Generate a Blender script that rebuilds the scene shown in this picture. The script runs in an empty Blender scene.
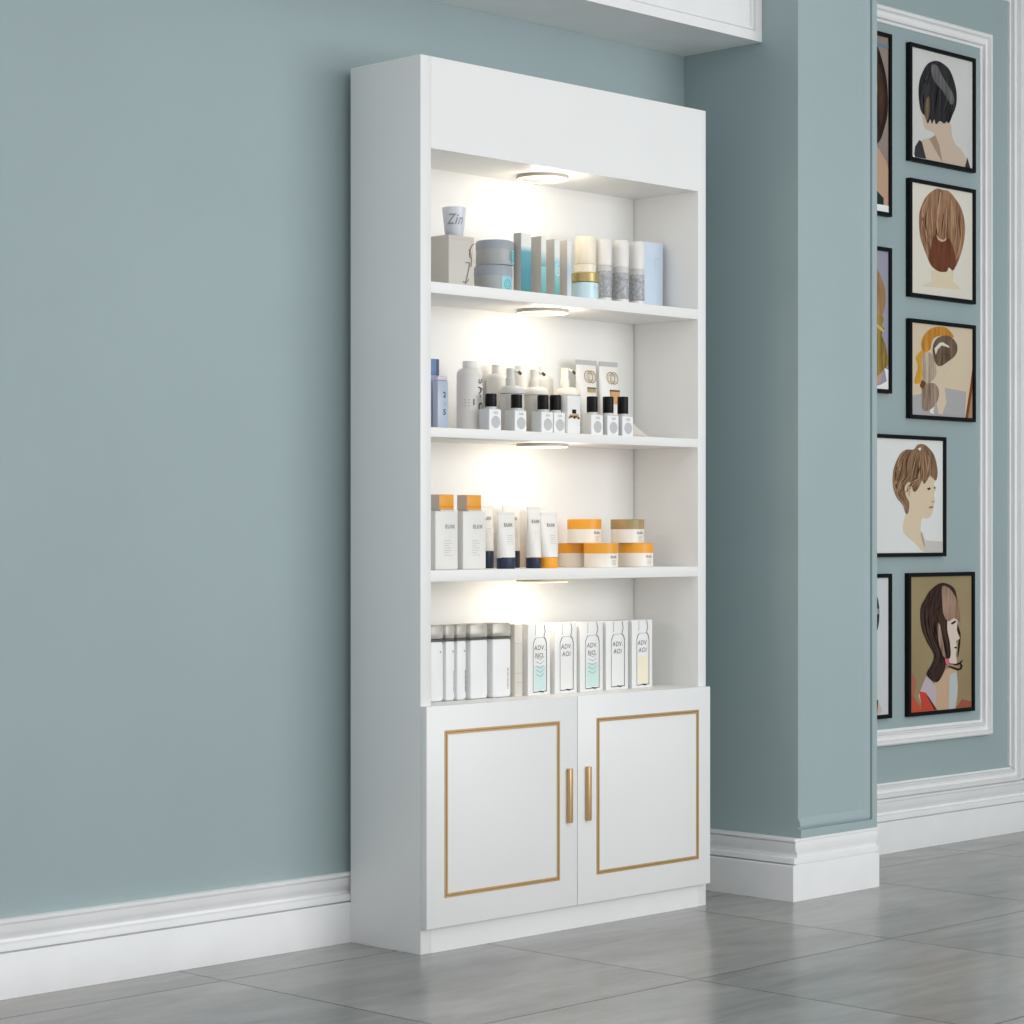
import bpy, bmesh, math, random
from mathutils import Vector, Matrix
random.seed(4)
S = bpy.context.scene
COL = S.collection

# ------------------------------------------------------------------ materials
def lin(c):
    o = []
    for v in c[:3]:
        v = v / 255.0
        o.append(v / 12.92 if v <= .04045 else ((v + .055) / 1.055) ** 2.4)
    return (o[0], o[1], o[2], 1)
def pset(n, **k):
    for a, v in k.items():
        n.inputs[a.replace('_', ' ')].default_value = v
MATS = {}
def mat(name, rgb, rough=.5, metal=0.0, spec=.5, trans=0.0, emit=None, es=0.0, coat=0.0):
    if name in MATS: return MATS[name]
    m = bpy.data.materials.new(name); m.use_nodes = True
    b = m.node_tree.nodes['Principled BSDF']
    b.inputs['Base Color'].default_value = lin(rgb)
    b.inputs['Roughness'].default_value = rough
    b.inputs['Metallic'].default_value = metal
    b.inputs['Specular IOR Level'].default_value = spec
    b.inputs['Transmission Weight'].default_value = trans
    b.inputs['Coat Weight'].default_value = coat
    if emit:
        b.inputs['Emission Color'].default_value = lin(emit)
        b.inputs['Emission Strength'].default_value = es
    MATS[name] = m
    return m
def noisy(name, c0, c1, scale=(4, 4, 4), nscale=3, detail=6, rough=.5, bump=0, lo=.35, hi=.65, metal=0, coord='Object', spec=.5, r2=None):
    m = mat(name, c0, rough, metal, spec); nt = m.node_tree; N = nt.nodes; L = nt.links
    b = N['Principled BSDF']
    tc = N.new('ShaderNodeTexCoord'); mp = N.new('ShaderNodeMapping'); no = N.new('ShaderNodeTexNoise'); cr = N.new('ShaderNodeValToRGB')
    mp.inputs['Scale'].default_value = scale
    no.inputs['Scale'].default_value = nscale; no.inputs['Detail'].default_value = detail
    cr.color_ramp.elements[0].position = lo; cr.color_ramp.elements[1].position = hi
    cr.color_ramp.elements[0].color = lin(c0); cr.color_ramp.elements[1].color = lin(c1)
    L.new(tc.outputs[coord], mp.inputs['Vector']); L.new(mp.outputs['Vector'], no.inputs['Vector'])
    L.new(no.outputs['Fac'], cr.inputs['Fac']); L.new(cr.outputs['Color'], b.inputs['Base Color'])
    if bump:
        bp = N.new('ShaderNodeBump'); bp.inputs['Strength'].default_value = bump; bp.inputs['Distance'].default_value = .002
        L.new(no.outputs['Fac'], bp.inputs['Height']); L.new(bp.outputs['Normal'], b.inputs['Normal'])
    return m
def zramp(name, stops, rough=.4, coat=0):
    """printed colour gradient up a carton front: stops = [(height fraction, rgb)] over generated Z"""
    m = mat(name, stops[0][1], rough, coat=coat); nt = m.node_tree; N = nt.nodes; L = nt.links
    tc = N.new('ShaderNodeTexCoord'); sp = N.new('ShaderNodeSeparateXYZ'); cr = N.new('ShaderNodeValToRGB')
    e = cr.color_ramp.elements
    while len(e) < len(stops): e.new(.5)
    for i, (p, c) in enumerate(stops):
        e[i].position = p; e[i].color = lin(c)
    L.new(tc.outputs['Generated'], sp.inputs[0]); L.new(sp.outputs['Z'], cr.inputs['Fac']); L.new(cr.outputs['Color'], N['Principled BSDF'].inputs['Base Color'])
    return m

wall_m = noisy('wall_paint', (157, 174, 176), (160, 177, 179), (1, 1, 1), 2.2, 3, .62, 0)
white = noisy('white_lacquer', (236, 236, 235), (238, 238, 237), (1, 1, 1), 4, 2, .38)
inner_w = mat('white_interior_board', (244, 243, 240), .5)
trim_w = noisy('white_trim_paint', (236, 236, 236), (240, 240, 240), (1, 1, 1), 9, 3, .42)
gold = noisy('brushed_gold', (196, 162, 112), (206, 172, 122), (30, 30, 2), 8, 3, .36, 0, metal=.5)
gold_dark = mat('dark_gold', (150, 118, 72), .35, .5)
gold_foil = mat('gold_foil', (184, 164, 108), .35, .4)
GLOW = 1.5
LED = .50
WORLD = .96
KEY = ((1.9, -5.0, 1.5), (.4, .2, 1.0), 3.0, 2.0, 90)
FILL = ((-.8, -2.4, 2.85), (-.8, -2.4, 0), 3.5, 2.5, 22)
EXPO = 0.0
ART = {
 'R1': [
('k',(205,184,165),[(0.186,0.436),(0.212,0.294),(0.292,0.275),(0.371,0.257),(0.358,0.226),(0.186,0.175),(0.172,0.159),(0.239,0.008),(0.504,0.001),(0.875,0.005),(0.968,0.002),(0.822,0.155),(0.716,0.199),(0.663,0.279),(0.623,0.383),(0.398,0.369)]),
('p',(60,58,60),[(0.048,0.006),(0.066,0.102),(0.133,0.169),(0.172,0.159),(0.244,0.009)]),
('p',(60,58,60),[(0.875,0.005),(0.915,0.101),(0.966,0.004)]),
('p',(168,142,122),[(0.292,0.196),(0.385,0.244),(0.451,0.165),(0.504,0.006),(0.424,0.075)]),
('h',((28,27,29),(62,60,62)),[(0.265,0.88),(0.371,0.922),(0.477,0.925),(0.61,0.881),(0.69,0.79),(0.735,0.68),(0.729,0.563),(0.663,0.453),(0.61,0.381),(0.57,0.391),(0.531,0.367),(0.464,0.381),(0.398,0.344),(0.371,0.384),(0.332,0.341),(0.305,0.378),(0.265,0.333),(0.225,0.397),(0.186,0.414),(0.146,0.459),(0.119,0.586),(0.133,0.703),(0.186,0.797)]),
('h',((70,68,70),(125,122,122)),[(0.318,0.865),(0.411,0.884),(0.504,0.795),(0.65,0.683),(0.695,0.609),(0.637,0.558),(0.504,0.665),(0.358,0.747)]),
('h',((85,68,52),(130,110,88)),[(0.239,0.544),(0.292,0.579),(0.292,0.435),(0.252,0.364),(0.212,0.424)]),
('p',(245,245,243),[(0.027,0.022),(0.058,0.022),(0.058,0),(0.027,0)]),
 ],
 'R2': [
('p',(223,208,178),[(0.318,0.227),(0.69,0.255),(0.676,0.15),(0.822,0.086),(0.159,0.071),(0.332,0.126)]),
('h',((118,80,56),(176,138,108)),[(0.398,0.978),(0.504,0.981),(0.61,0.977),(0.716,0.922),(0.822,0.829),(0.875,0.7),(0.87,0.58),(0.822,0.443),(0.756,0.334),(0.716,0.286),(0.676,0.254),(0.61,0.275),(0.57,0.235),(0.451,0.227),(0.345,0.258),(0.292,0.298),(0.212,0.408),(0.146,0.519),(0.127,0.662),(0.146,0.764),(0.239,0.889)]),
('h',((92,48,32),(130,80,56)),[(0.371,0.552),(0.491,0.504),(0.61,0.543),(0.69,0.447),(0.729,0.331),(0.676,0.254),(0.61,0.275),(0.57,0.235),(0.451,0.227),(0.345,0.258),(0.292,0.327),(0.305,0.401)]),
('p',(205,180,160),[(0.403,0.555),(0.451,0.53),(0.517,0.521),(0.57,0.547),(0.557,0.519),(0.491,0.501),(0.43,0.516)]),
('p',(186,150,118),[(0.464,0.955),(0.483,0.96),(0.451,0.764),(0.398,0.598),(0.414,0.76)]),
('p',(180,144,112),[(0.637,0.899),(0.658,0.894),(0.69,0.742),(0.65,0.576),(0.642,0.752)]),
 ],
 'R3': [
('p',(176,172,172),[(0,0.204),(0.186,0.239),(0.531,0.319),(0.897,0.294),(0.875,0),(0,0)]),
('p',(132,72,42),[(1,0.56),(1,0),(0.881,0.002),(0.955,0.324)]),
('p',(168,140,110),[(1,0.327),(1,0),(0.928,0.004)]),
('p',(216,197,172),[(0.371,0.573),(0.531,0.601),(0.69,0.682),(0.663,0.592),(0.597,0.499),(0.536,0.407),(0.544,0.302),(0.57,0.162),(0.504,0.027),(0.438,0.024),(0.403,0.154),(0.385,0.399)]),
('h',((170,100,30),(214,158,66)),[(0.199,0.684),(0.164,0.787),(0.212,0.877),(0.318,0.955),(0.451,0.986),(0.584,0.976),(0.69,0.886),(0.557,0.894),(0.398,0.87),(0.332,0.812),(0.305,0.727)]),
('h',((196,140,40),(222,170,70)),[(0.18,0.709),(0.08,0.624),(0.111,0.522),(0.053,0.354),(0.154,0.36),(0.191,0.527),(0.218,0.651)]),
('h',((70,56,44),(140,120,98)),[(0.345,0.712),(0.385,0.829),(0.504,0.89),(0.637,0.888),(0.729,0.827),(0.748,0.758),(0.711,0.684),(0.61,0.62),(0.477,0.554),(0.398,0.575)]),
('p',(225,215,200),[(0.371,0.74),(0.451,0.807),(0.504,0.82),(0.61,0.783),(0.615,0.766),(0.491,0.783),(0.424,0.735),(0.393,0.671)]),
('h',((150,128,108),(208,190,172)),[(0.186,0.666),(0.318,0.684),(0.385,0.574),(0.398,0.452),(0.292,0.358),(0.212,0.354),(0.172,0.509)]),
('h',((115,92,76),(180,158,140)),[(0.191,0.318),(0.345,0.361),(0.438,0.296),(0.424,0.173),(0.292,0.061),(0.186,0.065),(0.172,0.178)]),
('p',(110,72,35),[(0.172,0.387),(0.239,0.356),(0.186,0.283),(0.138,0.315)]),
('p',(235,230,225),[(0.292,0.061),(0.366,0.1),(0.35,0.046),(0.371,0.021),(0.305,0.03)]),
 ],
 'L3': [
('k',(221,202,174),[(0.524,0.635),(0.711,0.653),(0.758,0.668),(0.816,0.684),(0.897,0.65),(0.862,0.614),(0.893,0.572),(0.865,0.516),(0.879,0.459),(0.851,0.388),(0.828,0.332),(0.758,0.303),(0.683,0.3),(0.669,0.19),(0.734,0.064),(0.711,0.005),(0.594,0.078),(0.408,0.19),(0.443,0.342),(0.49,0.44),(0.431,0.536),(0.455,0.606)]),
('p',(204,200,194),[(0.734,0.109),(1,0.099),(1,0.001),(0.723,0.003)]),
('h',((100,72,52),(160,128,100)),[(0.559,0.912),(0.618,0.956),(0.711,0.962),(0.793,0.929),(0.862,0.875),(0.902,0.799),(0.921,0.714),(0.897,0.646),(0.839,0.667),(0.804,0.69),(0.758,0.64),(0.716,0.611),(0.683,0.639),(0.641,0.582),(0.583,0.539),(0.548,0.552),(0.524,0.608),(0.478,0.621),(0.431,0.578),(0.443,0.509),(0.494,0.44),(0.478,0.35),(0.436,0.353),(0.396,0.425),(0.315,0.479),(0.256,0.575),(0.256,0.699),(0.291,0.782),(0.361,0.867),(0.455,0.909)]),
('p',(228,226,222),[(0.622,0.923),(0.664,0.935),(0.669,0.913),(0.641,0.904)]),
('p',(60,45,38),[(0.758,0.573),(0.804,0.582),(0.814,0.565),(0.776,0.556)]),
('p',(60,45,38),[(0.86,0.583),(0.883,0.589),(0.883,0.572),(0.865,0.569)]),
('p',(178,120,100),[(0.781,0.409),(0.851,0.417),(0.846,0.398),(0.795,0.393)]),
('p',(196,170,140),[(0.469,0.593),(0.492,0.579),(0.506,0.51),(0.487,0.496)]),
('p',(190,164,132),[(0.839,0.466),(0.869,0.456),(0.855,0.442),(0.828,0.45)]),
('p',(188,170,142),[(0.678,0.19),(0.72,0.106),(0.72,0.05),(0.664,0.162)]),
 ],
 'R4': [
('p',(196,84,64),[(0,0.159),(0,0),(0.215,0)]),
('p',(160,92,70),[(0.738,0),(0.843,0.067),(1,0.043),(1,0)]),
('p',(170,110,84),[(0,0.324),(0.11,0.226),(0.071,0.121),(0,0.135)]),
('k',(200,168,140),[(0.398,0.216),(0.555,0.294),(0.751,0.288),(0.73,0),(0.424,0.003),(0.385,0.133)]),
('p',(192,178,182),[(0.267,0.268),(0.411,0.18),(0.424,0.108),(0.398,0.007),(0.215,0.007),(0.131,0.119),(0.188,0.188)]),
('p',(188,194,194),[(0.634,0.256),(0.746,0.276),(0.77,0.155),(0.723,0),(0.623,0.001)]),
('p',(200,72,56),[(0.149,0.153),(0.254,0.138),(0.437,0.002),(0.194,0.003)]),
('p',(70,50,44),[(0.267,0.114),(0.288,0.113),(0.424,0.006),(0.385,0.007)]),
('k',(222,203,190),[(0.555,0.618),(0.634,0.676),(0.759,0.668),(0.754,0.589),(0.801,0.528),(0.743,0.511),(0.757,0.463),(0.738,0.409),(0.751,0.342),(0.647,0.339),(0.594,0.449)]),
('p',(40,26,26),[(0.764,0.644),(0.817,0.564),(0.812,0.491),(0.78,0.396),(0.764,0.384),(0.775,0.468),(0.785,0.516),(0.806,0.53),(0.764,0.589)]),
('p',(30,20,20),[(0.654,0.646),(0.728,0.665),(0.743,0.652),(0.673,0.633)]),
('p',(40,22,22),[(0.699,0.461),(0.754,0.469),(0.749,0.45)]),
('h',((34,22,22),(74,54,46)),[(0.319,0.896),(0.476,0.948),(0.607,0.941),(0.712,0.904),(0.751,0.843),(0.77,0.758),(0.634,0.76),(0.594,0.617),(0.639,0.496),(0.649,0.399),(0.581,0.353),(0.542,0.283),(0.424,0.209),(0.262,0.27),(0.346,0.349),(0.377,0.419),(0.267,0.517),(0.188,0.614),(0.162,0.709),(0.175,0.78),(0.241,0.838)]),
('h',((120,92,74),(182,152,130)),[(0.516,0.924),(0.634,0.905),(0.738,0.831),(0.791,0.746),(0.806,0.655),(0.712,0.684),(0.613,0.662),(0.534,0.714),(0.508,0.834)]),
('h',((90,66,54),(200,170,150)),[(0.437,0.644),(0.476,0.631),(0.529,0.499),(0.568,0.39),(0.516,0.415),(0.45,0.525)]),
('p',(36,22,22),[(0.613,0.345),(0.738,0.337),(0.796,0.347),(0.843,0.364),(0.848,0.355),(0.817,0.34),(0.848,0.321),(0.827,0.293),(0.77,0.285),(0.686,0.302),(0.607,0.319),(0.623,0.326),(0.712,0.311),(0.775,0.299),(0.812,0.31),(0.806,0.332),(0.738,0.325)]),
('p',(214,110,124),[(0.555,0.384),(0.623,0.379),(0.613,0.319),(0.571,0.336)]),
 ],
 'L1': [
('k',(196,160,136),[(0.345,0.421),(0.785,0.378),(0.902,0.332),(1,0.247),(1,0.038),(0,0.04),(0,0.239),(0.292,0.319)]),
('h',((24,18,18),(64,44,36)),[(0.186,0.873),(0.398,0.943),(0.663,0.972),(0.822,0.946),(0.902,0.876),(0.976,0.755),(0.992,0.592),(0.942,0.48),(0.849,0.387),(0.663,0.37),(0.265,0.38),(0.106,0.512),(0.093,0.724)]),
('k',(222,188,160),[(0.239,0.77),(0.451,0.867),(0.69,0.841),(0.785,0.821),(0.836,0.726),(0.817,0.58),(0.769,0.504),(0.584,0.419),(0.371,0.459),(0.252,0.575)]),
('h',((40,26,22),(100,68,50)),[(0.849,0.817),(0.902,0.803),(0.942,0.643),(0.902,0.513),(0.844,0.563)]),
('p',(30,22,22),[(0.69,0.776),(0.79,0.787),(0.812,0.774),(0.716,0.76)]),
('p',(30,22,22),[(0.345,0.76),(0.451,0.764),(0.456,0.749),(0.358,0.745)]),
('p',(170,80,76),[(0.451,0.545),(0.61,0.547),(0.615,0.529),(0.462,0.526)]),
('p',(40,52,44),[(0.663,0.118),(0.822,0.118),(0.928,0.079),(0.928,0.034),(0.663,0.033)]),
('p',(96,140,170),[(0.785,0.961),(1,0.952),(1,0.938),(0.785,0.943)]),
('p',(244,244,244),[(0,0.037),(1,0.04),(1,0),(0,0)]),
 ],
 'L2': [
('k',(200,158,134),[(0,0.179),(0.345,0.248),(0.769,0.264),(0.902,0.129),(0.849,0.034),(0.663,0.003),(0,0.002)]),
('p',(240,238,236),[(0.942,0.154),(1,0.144),(1,0),(0.743,0),(0.902,0.035),(0.976,0.061)]),
('h',((128,96,64),(190,150,108)),[(0.292,0.904),(0.61,0.951),(0.785,0.901),(0.875,0.832),(0.942,0.742),(0.96,0.649),(0.928,0.553),(0.849,0.49),(0.398,0.432),(0.133,0.577),(0.106,0.756)]),
('h',((100,82,34),(176,146,72)),[(0.504,0.507),(0.902,0.528),(0.907,0.458),(0.944,0.436),(0.902,0.393),(0.96,0.319),(0.997,0.191),(0.928,0.142),(0.822,0.091),(0.61,0.119),(0.557,0.314)]),
('p',(208,180,120),[(0.785,0.487),(0.902,0.446),(0.942,0.424),(0.923,0.412),(0.785,0.463)]),
 ],
 'L4': [
('k',(206,186,168),[(0.358,0.623),(0.623,0.619),(0.676,0.32),(0.836,0.121),(0.841,0),(0,0.002),(0,0.135),(0.305,0.33)]),
('p',(50,50,52),[(0.676,0.091),(0.798,0.105),(0.854,0.111),(0.836,0),(0.676,0)]),
('h',((20,19,20),(78,78,82)),[(0.279,0.897),(0.517,0.951),(0.703,0.944),(0.804,0.898),(0.851,0.84),(0.87,0.742),(0.851,0.638),(0.782,0.565),(0.623,0.482),(0.358,0.476),(0.199,0.603),(0.172,0.762)]),
('p',(150,150,154),[(0.798,0.777),(0.865,0.776),(0.865,0.736),(0.798,0.731)]),
 ],
}
# ------------------------------------------------------------------ mesh helpers
class MB:
    def __init__(s): s.v = []; s.f = []; s.m = []; s.sm = []
    def add(s, vs, fs, mi=0, smooth=False):
        o = len(s.v); s.v += [tuple(v) for v in vs]
        for f in fs: s.f.append([i + o for i in f]); s.m.append(mi); s.sm.append(smooth)
        return s
    def box(s, x0, x1, y0, y1, z0, z1, mi=0, bev=0):
        if bev <= 0:
            vs = [(x, y, z) for x in (x0, x1) for y in (y0, y1) for z in (z0, z1)]
            return s.add(vs, [(0,1,3,2),(4,6,7,5),(0,4,5,1),(2,3,7,6),(0,2,6,4),(1,5,7,3)], mi)
        bm = bmesh.new(); bmesh.ops.create_cube(bm, size=1)
        for v in bm.verts:
            v.co = Vector(((x0+x1)/2 + v.co.x*(x1-x0), (y0+y1)/2 + v.co.y*(y1-y0), (z0+z1)/2 + v.co.z*(z1-z0)))
        bmesh.ops.bevel(bm, geom=bm.edges[:], offset=bev, segments=2, affect='EDGES', profile=.5)
        bm.verts.index_update()
        s.add([v.co[:] for v in bm.verts], [[v.index for v in f.verts] for f in bm.faces], mi, True); bm.free(); return s
    def lathe(s, prof, cx=0, cy=0, n=40, mi=0, sq=None):
        """prof = [(r, z)...]; closed with fans where r == 0. mi may be a function of z"""
        vs = []; rows = []
        for r, z in prof:
            if r < 1e-6: rows.append([len(vs)]); vs.append((cx, cy, z))
            else:
                rows.append(list(range(len(vs), len(vs)+n)))
                for k in range(n):
                    a = 2*math.pi*k/n; vs.append((cx + r*math.cos(a), cy + r*math.sin(a)*(sq or 1), z))
        fs = []
        for a, b in zip(rows, rows[1:]):
            for k in range(n):
                k2 = (k+1) % n
                if len(a) == 1 and len(b) == 1: continue
                if len(a) == 1: fs.append((a[0], b[k2], b[k]))
                elif len(b) == 1: fs.append((a[k], a[k2], b[0]))
                else: fs.append((a[k], a[k2], b[k2], b[k]))
        return s.add(vs, fs, mi, True)
    def loft(s, rings, mi=0, cap=True):
        n = len(rings[0]); vs = [p for r in rings for p in r]; fs = []
        for i in range(len(rings)-1):
            for k in range(n):
                k2 = (k+1) % n; fs.append((i*n+k, i*n+k2, (i+1)*n+k2, (i+1)*n+k))
        if cap: fs.append(tuple(range(n))[::-1]); fs.append(tuple((len(rings)-1)*n+k for k in range(n)))
        return s.add(vs, fs, mi, True)
    def tube(s, pts, r, n=10, mi=0):
        rings = []
        P = [Vector(p) for p in pts]
        for i, p in enumerate(P):
            t = (P[min(i+1, len(P)-1)] - P[max(i-1, 0)]).normalized()
            a = t.cross(Vector((.31, .2, .93))).normalized(); b = t.cross(a)
            rings.append([tuple(p + (a*math.cos(2*math.pi*k/n) + b*math.sin(2*math.pi*k/n))*r) for k in range(n)])
        return s.loft(rings, mi)
    def strip(s, pts, w, y, mi=0):
        """a printed line of width w on a front face: pts = [(x, z)...]"""
        for (x0, z0), (x1, z1) in zip(pts, pts[1:]):
            d = Vector((x1-x0, z1-z0)); l = d.length or 1e-6; nx, nz = -d.y/l*w/2, d.x/l*w/2
            s.add([(x0+nx, y, z0+nz), (x0-nx, y, z0-nz), (x1-nx, y, z1-nz), (x1+nx, y, z1+nz)], [(0,1,2,3)], mi)
        return s
def obj(name, mb, mats, parent=None, loc=None, sharp=35):
    me = bpy.data.meshes.new(name); me.from_pydata(mb.v, [], mb.f)
    if not isinstance(mats, (list, tuple)): mats = [mats]
    for m in mats: me.materials.append(m)
    for p, mi, sm in zip(me.polygons, mb.m, mb.sm): p.material_index = mi; p.use_smooth = sm
    bm = bmesh.new(); bm.from_mesh(me); bmesh.ops.recalc_face_normals(bm, faces=bm.faces[:]); bm.to_mesh(me); bm.free()
    me.set_sharp_from_angle(angle=math.radians(sharp))
    o = bpy.data.objects.new(name, me); COL.objects.link(o)
    if parent: o.parent = parent
    if loc: o.location = loc
    return o
def thing(name, label, cat, loc=(0, 0, 0), group=None):
    o = bpy.data.objects.new(name, None); o.empty_display_size = .03; COL.objects.link(o); o.location = loc
    return tag(o, label, cat, group)
def tag(o, label, cat, group=None):
    o['label'] = label; o['category'] = cat
    if group: o['group'] = group
    return o
def struct(name, mb, mats, label=None):
    o = obj(name, mb, mats); o['kind'] = 'structure'
    if label: o['label'] = label
    return o
def clone(root, loc, label, swap=None):
    r = root.copy(); COL.objects.link(r); r.location = loc; r['label'] = label
    for ch in list(root.children):
        c = ch.copy(); COL.objects.link(c); c.parent = r
        for g in list(ch.children):
            d = g.copy(); COL.objects.link(d); d.parent = c
    return r
def text_mb(string, size, cx, cz, y, wrap=None, wx=1.0, rot=0.0, vertical=False, mi=0, shear=0.0, thick=0.0):
    """flat lettering in the XZ plane facing -Y; wrap = (axis x, axis y, radius) bends it round a bottle"""
    cu = bpy.data.curves.new('t', 'FONT'); cu.body = string; cu.size = size; cu.align_x = 'CENTER'; cu.align_y = 'CENTER'; cu.resolution_u = 3; cu.space_character = 1.12; cu.shear = shear; cu.offset = thick
    o = bpy.data.objects.new('t', cu); COL.objects.link(o)
    dg = bpy.context.evaluated_depsgraph_get(); me = bpy.data.meshes.new_from_object(o.evaluated_get(dg))
    if wrap:                       # cut into narrow slices so that it can follow a round surface
        bm = bmesh.new(); bm.from_mesh(me)
        for k in range(-24, 25):
            bmesh.ops.bisect_plane(bm, geom=bm.verts[:]+bm.edges[:]+bm.faces[:], plane_co=(k*.0016, 0, 0), plane_no=(1, 0, 0))
            bmesh.ops.bisect_plane(bm, geom=bm.verts[:]+bm.edges[:]+bm.faces[:], plane_co=(0, k*.0016, 0), plane_no=(0, 1, 0)) if rot else None
        bm.to_mesh(me); bm.free()
    bpy.data.objects.remove(o); bpy.data.curves.remove(cu)
    mb = MB(); vs = []
    for v in me.vertices:
        x, z = v.co.x*wx, v.co.y
        c, sn = math.cos(rot), math.sin(rot); x, z = x*c - z*sn, x*sn + z*c
        x += cx; z += cz
        if wrap:
            ax, ay, r = wrap; a = (x-ax)/r; vs.append((ax + r*math.sin(a), ay - r*math.cos(a), z))
        else: vs.append((x, y, z))
    mb.add(vs, [list(p.vertices) for p in me.polygons], mi); bpy.data.meshes.remove(me)
    return mb
def wrapstrip(mb, pts, w, ax, ay, r, mi=0):
    o = len(mb.v); mb.strip(pts, w, 0, mi)
    for i in range(o, len(mb.v)):
        x, y, z = mb.v[i]; a = (x-ax)/r; mb.v[i] = (ax + r*math.sin(a), ay - r*math.cos(a), z)

# ------------------------------------------------------------------ room
WY = .258            # the long painted wall
def floor_mat():
    m = bpy.data.materials.new('grey_stone_tiles'); m.use_nodes = True; nt = m.node_tree; N = nt.nodes; L = nt.links; b = N['Principled BSDF']
    tc = N.new('ShaderNodeTexCoord'); sp = N.new('ShaderNodeSeparateXYZ'); L.new(tc.outputs['Object'], sp.inputs[0])
    def math_(op, a, v=None, c=None):
        n = N.new('ShaderNodeMath'); n.operation = op
        for i, q in enumerate((a, v, c)):
            if q is None: continue
            if isinstance(q, (int, float)): n.inputs[i].default_value = q
            else: L.new(q, n.inputs[i])
        return n.outputs[0]
    def cell(out, off, size):
        t = math_('DIVIDE', math_('SUBTRACT', out, off), size)
        f = math_('FRACT', t); d = math_('MULTIPLY', math_('MINIMUM', f, math_('SUBTRACT', 1.0, f)), size)
        return d, math_('FLOOR', t)
    dx, ix = cell(sp.outputs['X'], .206, .7); dy, iy = cell(sp.outputs['Y'], .076, .698)
    d = math_('MINIMUM', dx, dy)
    ms = N.new('ShaderNodeMapRange'); L.new(d, ms.inputs['Value']); ms.inputs['From Min'].default_value = .0016; ms.inputs['From Max'].default_value = .0036
    # per tile offset of the stone pattern
    cmb = N.new('ShaderNodeCombineXYZ'); L.new(math_('MULTIPLY', ix, 5.37), cmb.inputs[0]); L.new(math_('MULTIPLY', iy, 3.71), cmb.inputs[1])
    va = N.new('ShaderNodeVectorMath'); va.operation = 'ADD'; L.new(tc.outputs['Object'], va.inputs[0]); L.new(cmb.outputs[0], va.inputs[1])
    def noise(scale, det, vec, dist=0.0, rough=.55):
        mp = N.new('ShaderNodeMapping'); mp.inputs['Scale'].default_value = vec; L.new(va.outputs[0], mp.inputs[0])
        mp.inputs['Rotation'].default_value = (0, 0, .5)
        n = N.new('ShaderNodeTexNoise'); n.inputs['Scale'].default_value = scale; n.inputs['Detail'].default_value = det; n.inputs['Distortion'].default_value = dist; n.inputs['Roughness'].default_value = rough
        L.new(mp.outputs[0], n.inputs['Vector']); return n.outputs['Fac']
    n1 = noise(2.6, 6, (.8, 2.2, 1), .9, .5); n2 = noise(9, 7, (.5, 2.6, 1), .5, .55); n3 = noise(1.6, 3, (1, 1, 1))
    mix = math_('ADD', math_('MULTIPLY', n1, .7), math_('MULTIPLY', n2, .3))
    cr = N.new('ShaderNodeValToRGB'); L.new(mix, cr.inputs[0]); e = cr.color_ramp.elements
    e[0].position = .30; e[0].color = lin(FL0); e[1].position = .70; e[1].color = lin(FL1)
    e.new(.5).color = lin(FL2)
    warm = N.new('ShaderNodeMix'); warm.data_type = 'RGBA'; L.new(cr.outputs[0], warm.inputs['A']); warm.inputs['B'].default_value = lin((156, 142, 132))
    wr = N.new('ShaderNodeMapRange'); L.new(n3, wr.inputs[0]); wr.inputs[1].default_value = .56; wr.inputs[2].default_value = .75; wr.inputs[4].default_value = .5; L.new(wr.outputs[0], warm.inputs['Factor'])
    gm = N.new('ShaderNodeMix'); gm.data_type = 'RGBA'; L.new(ms.outputs[0], gm.inputs['Factor']); gm.inputs['A'].default_value = lin((70, 66, 62)); L.new(warm.outputs['Result'], gm.inputs['B'])
    L.new(gm.outputs['Result'], b.inputs['Base Color'])
    rr = N.new('ShaderNodeMapRange'); L.new(n2, rr.inputs[0]); rr.inputs[3].default_value = .17; rr.inputs[4].default_value = .28; L.new(rr.outputs[0], b.inputs['Roughness'])
    bp = N.new('ShaderNodeBump'); bp.inputs['Strength'].default_value = .5; bp.inputs['Distance'].default_value = .001; L.new(ms.outputs[0], bp.inputs['Height']); L.new(bp.outputs[0], b.inputs['Normal'])
    b.inputs['Specular IOR Level'].default_value = .45
    return m
FL0, FL1, FL2 = (122, 121, 118), (166, 165, 161), (146, 145, 142)
fm = floor_mat()
struct('floor', MB().box(-4, 5, -5.5, WY+.12, -.1, 0), fm)
struct('wall_back', MB().box(-4, 5, WY, WY+.12, 0, 2.9), wall_m)
PX0, PX1, PY = 1.2107, 1.5405, -.1202
struct('wall_pillar', MB().box(PX0, PX1, PY, WY-.0005, 0, 2.9), wall_m)
struct('ceiling', MB().box(-4, 5, -5.5, WY+.12, 2.9, 3.0), mat('ceiling_paint', (235, 235, 235), .7))

# raised L-shaped moulding on the pillar's front, painted like the wall
def mould_h(mb, x0, x1, z0, prof, y, m0=0, m1=0):
    """horizontal moulding: prof = [(height above z0, projection)], mitred by m0 / m1 per unit height at its ends"""
    r0 = [(x0 + m0*h, y - p, z0 + h) for h, p in prof]; r1 = [(x1 + m1*h, y - p, z0 + h) for h, p in prof]
    n = len(prof); mb.add(r0 + r1, [(i, i+1, n+i+1, n+i) for i in range(n-1)] + [tuple(range(n)), tuple(range(2*n-1, n-1, -1))])
def mould_v(mb, z0, z1, x0, prof, y, sgn=1, m0=0, m1=0):
    r0 = [(x0 + sgn*h, y - p, z0 + m0*h) for h, p in prof]; r1 = [(x0 + sgn*h, y - p, z1 + m1*h) for h, p in prof]
    n = len(prof); mb.add(r0 + r1, [(i, i+1, n+i+1, n+i) for i in range(n-1)] + [tuple(range(n)), tuple(range(2*n-1, n-1, -1))])
pm = [(0, 0), (0, .009), (.021, .009), (.0225, .0005), (.0265, .0005), (.028, .007), (.036, .007), (.043, .004), (.048, .0015), (.05, 0)]
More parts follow.
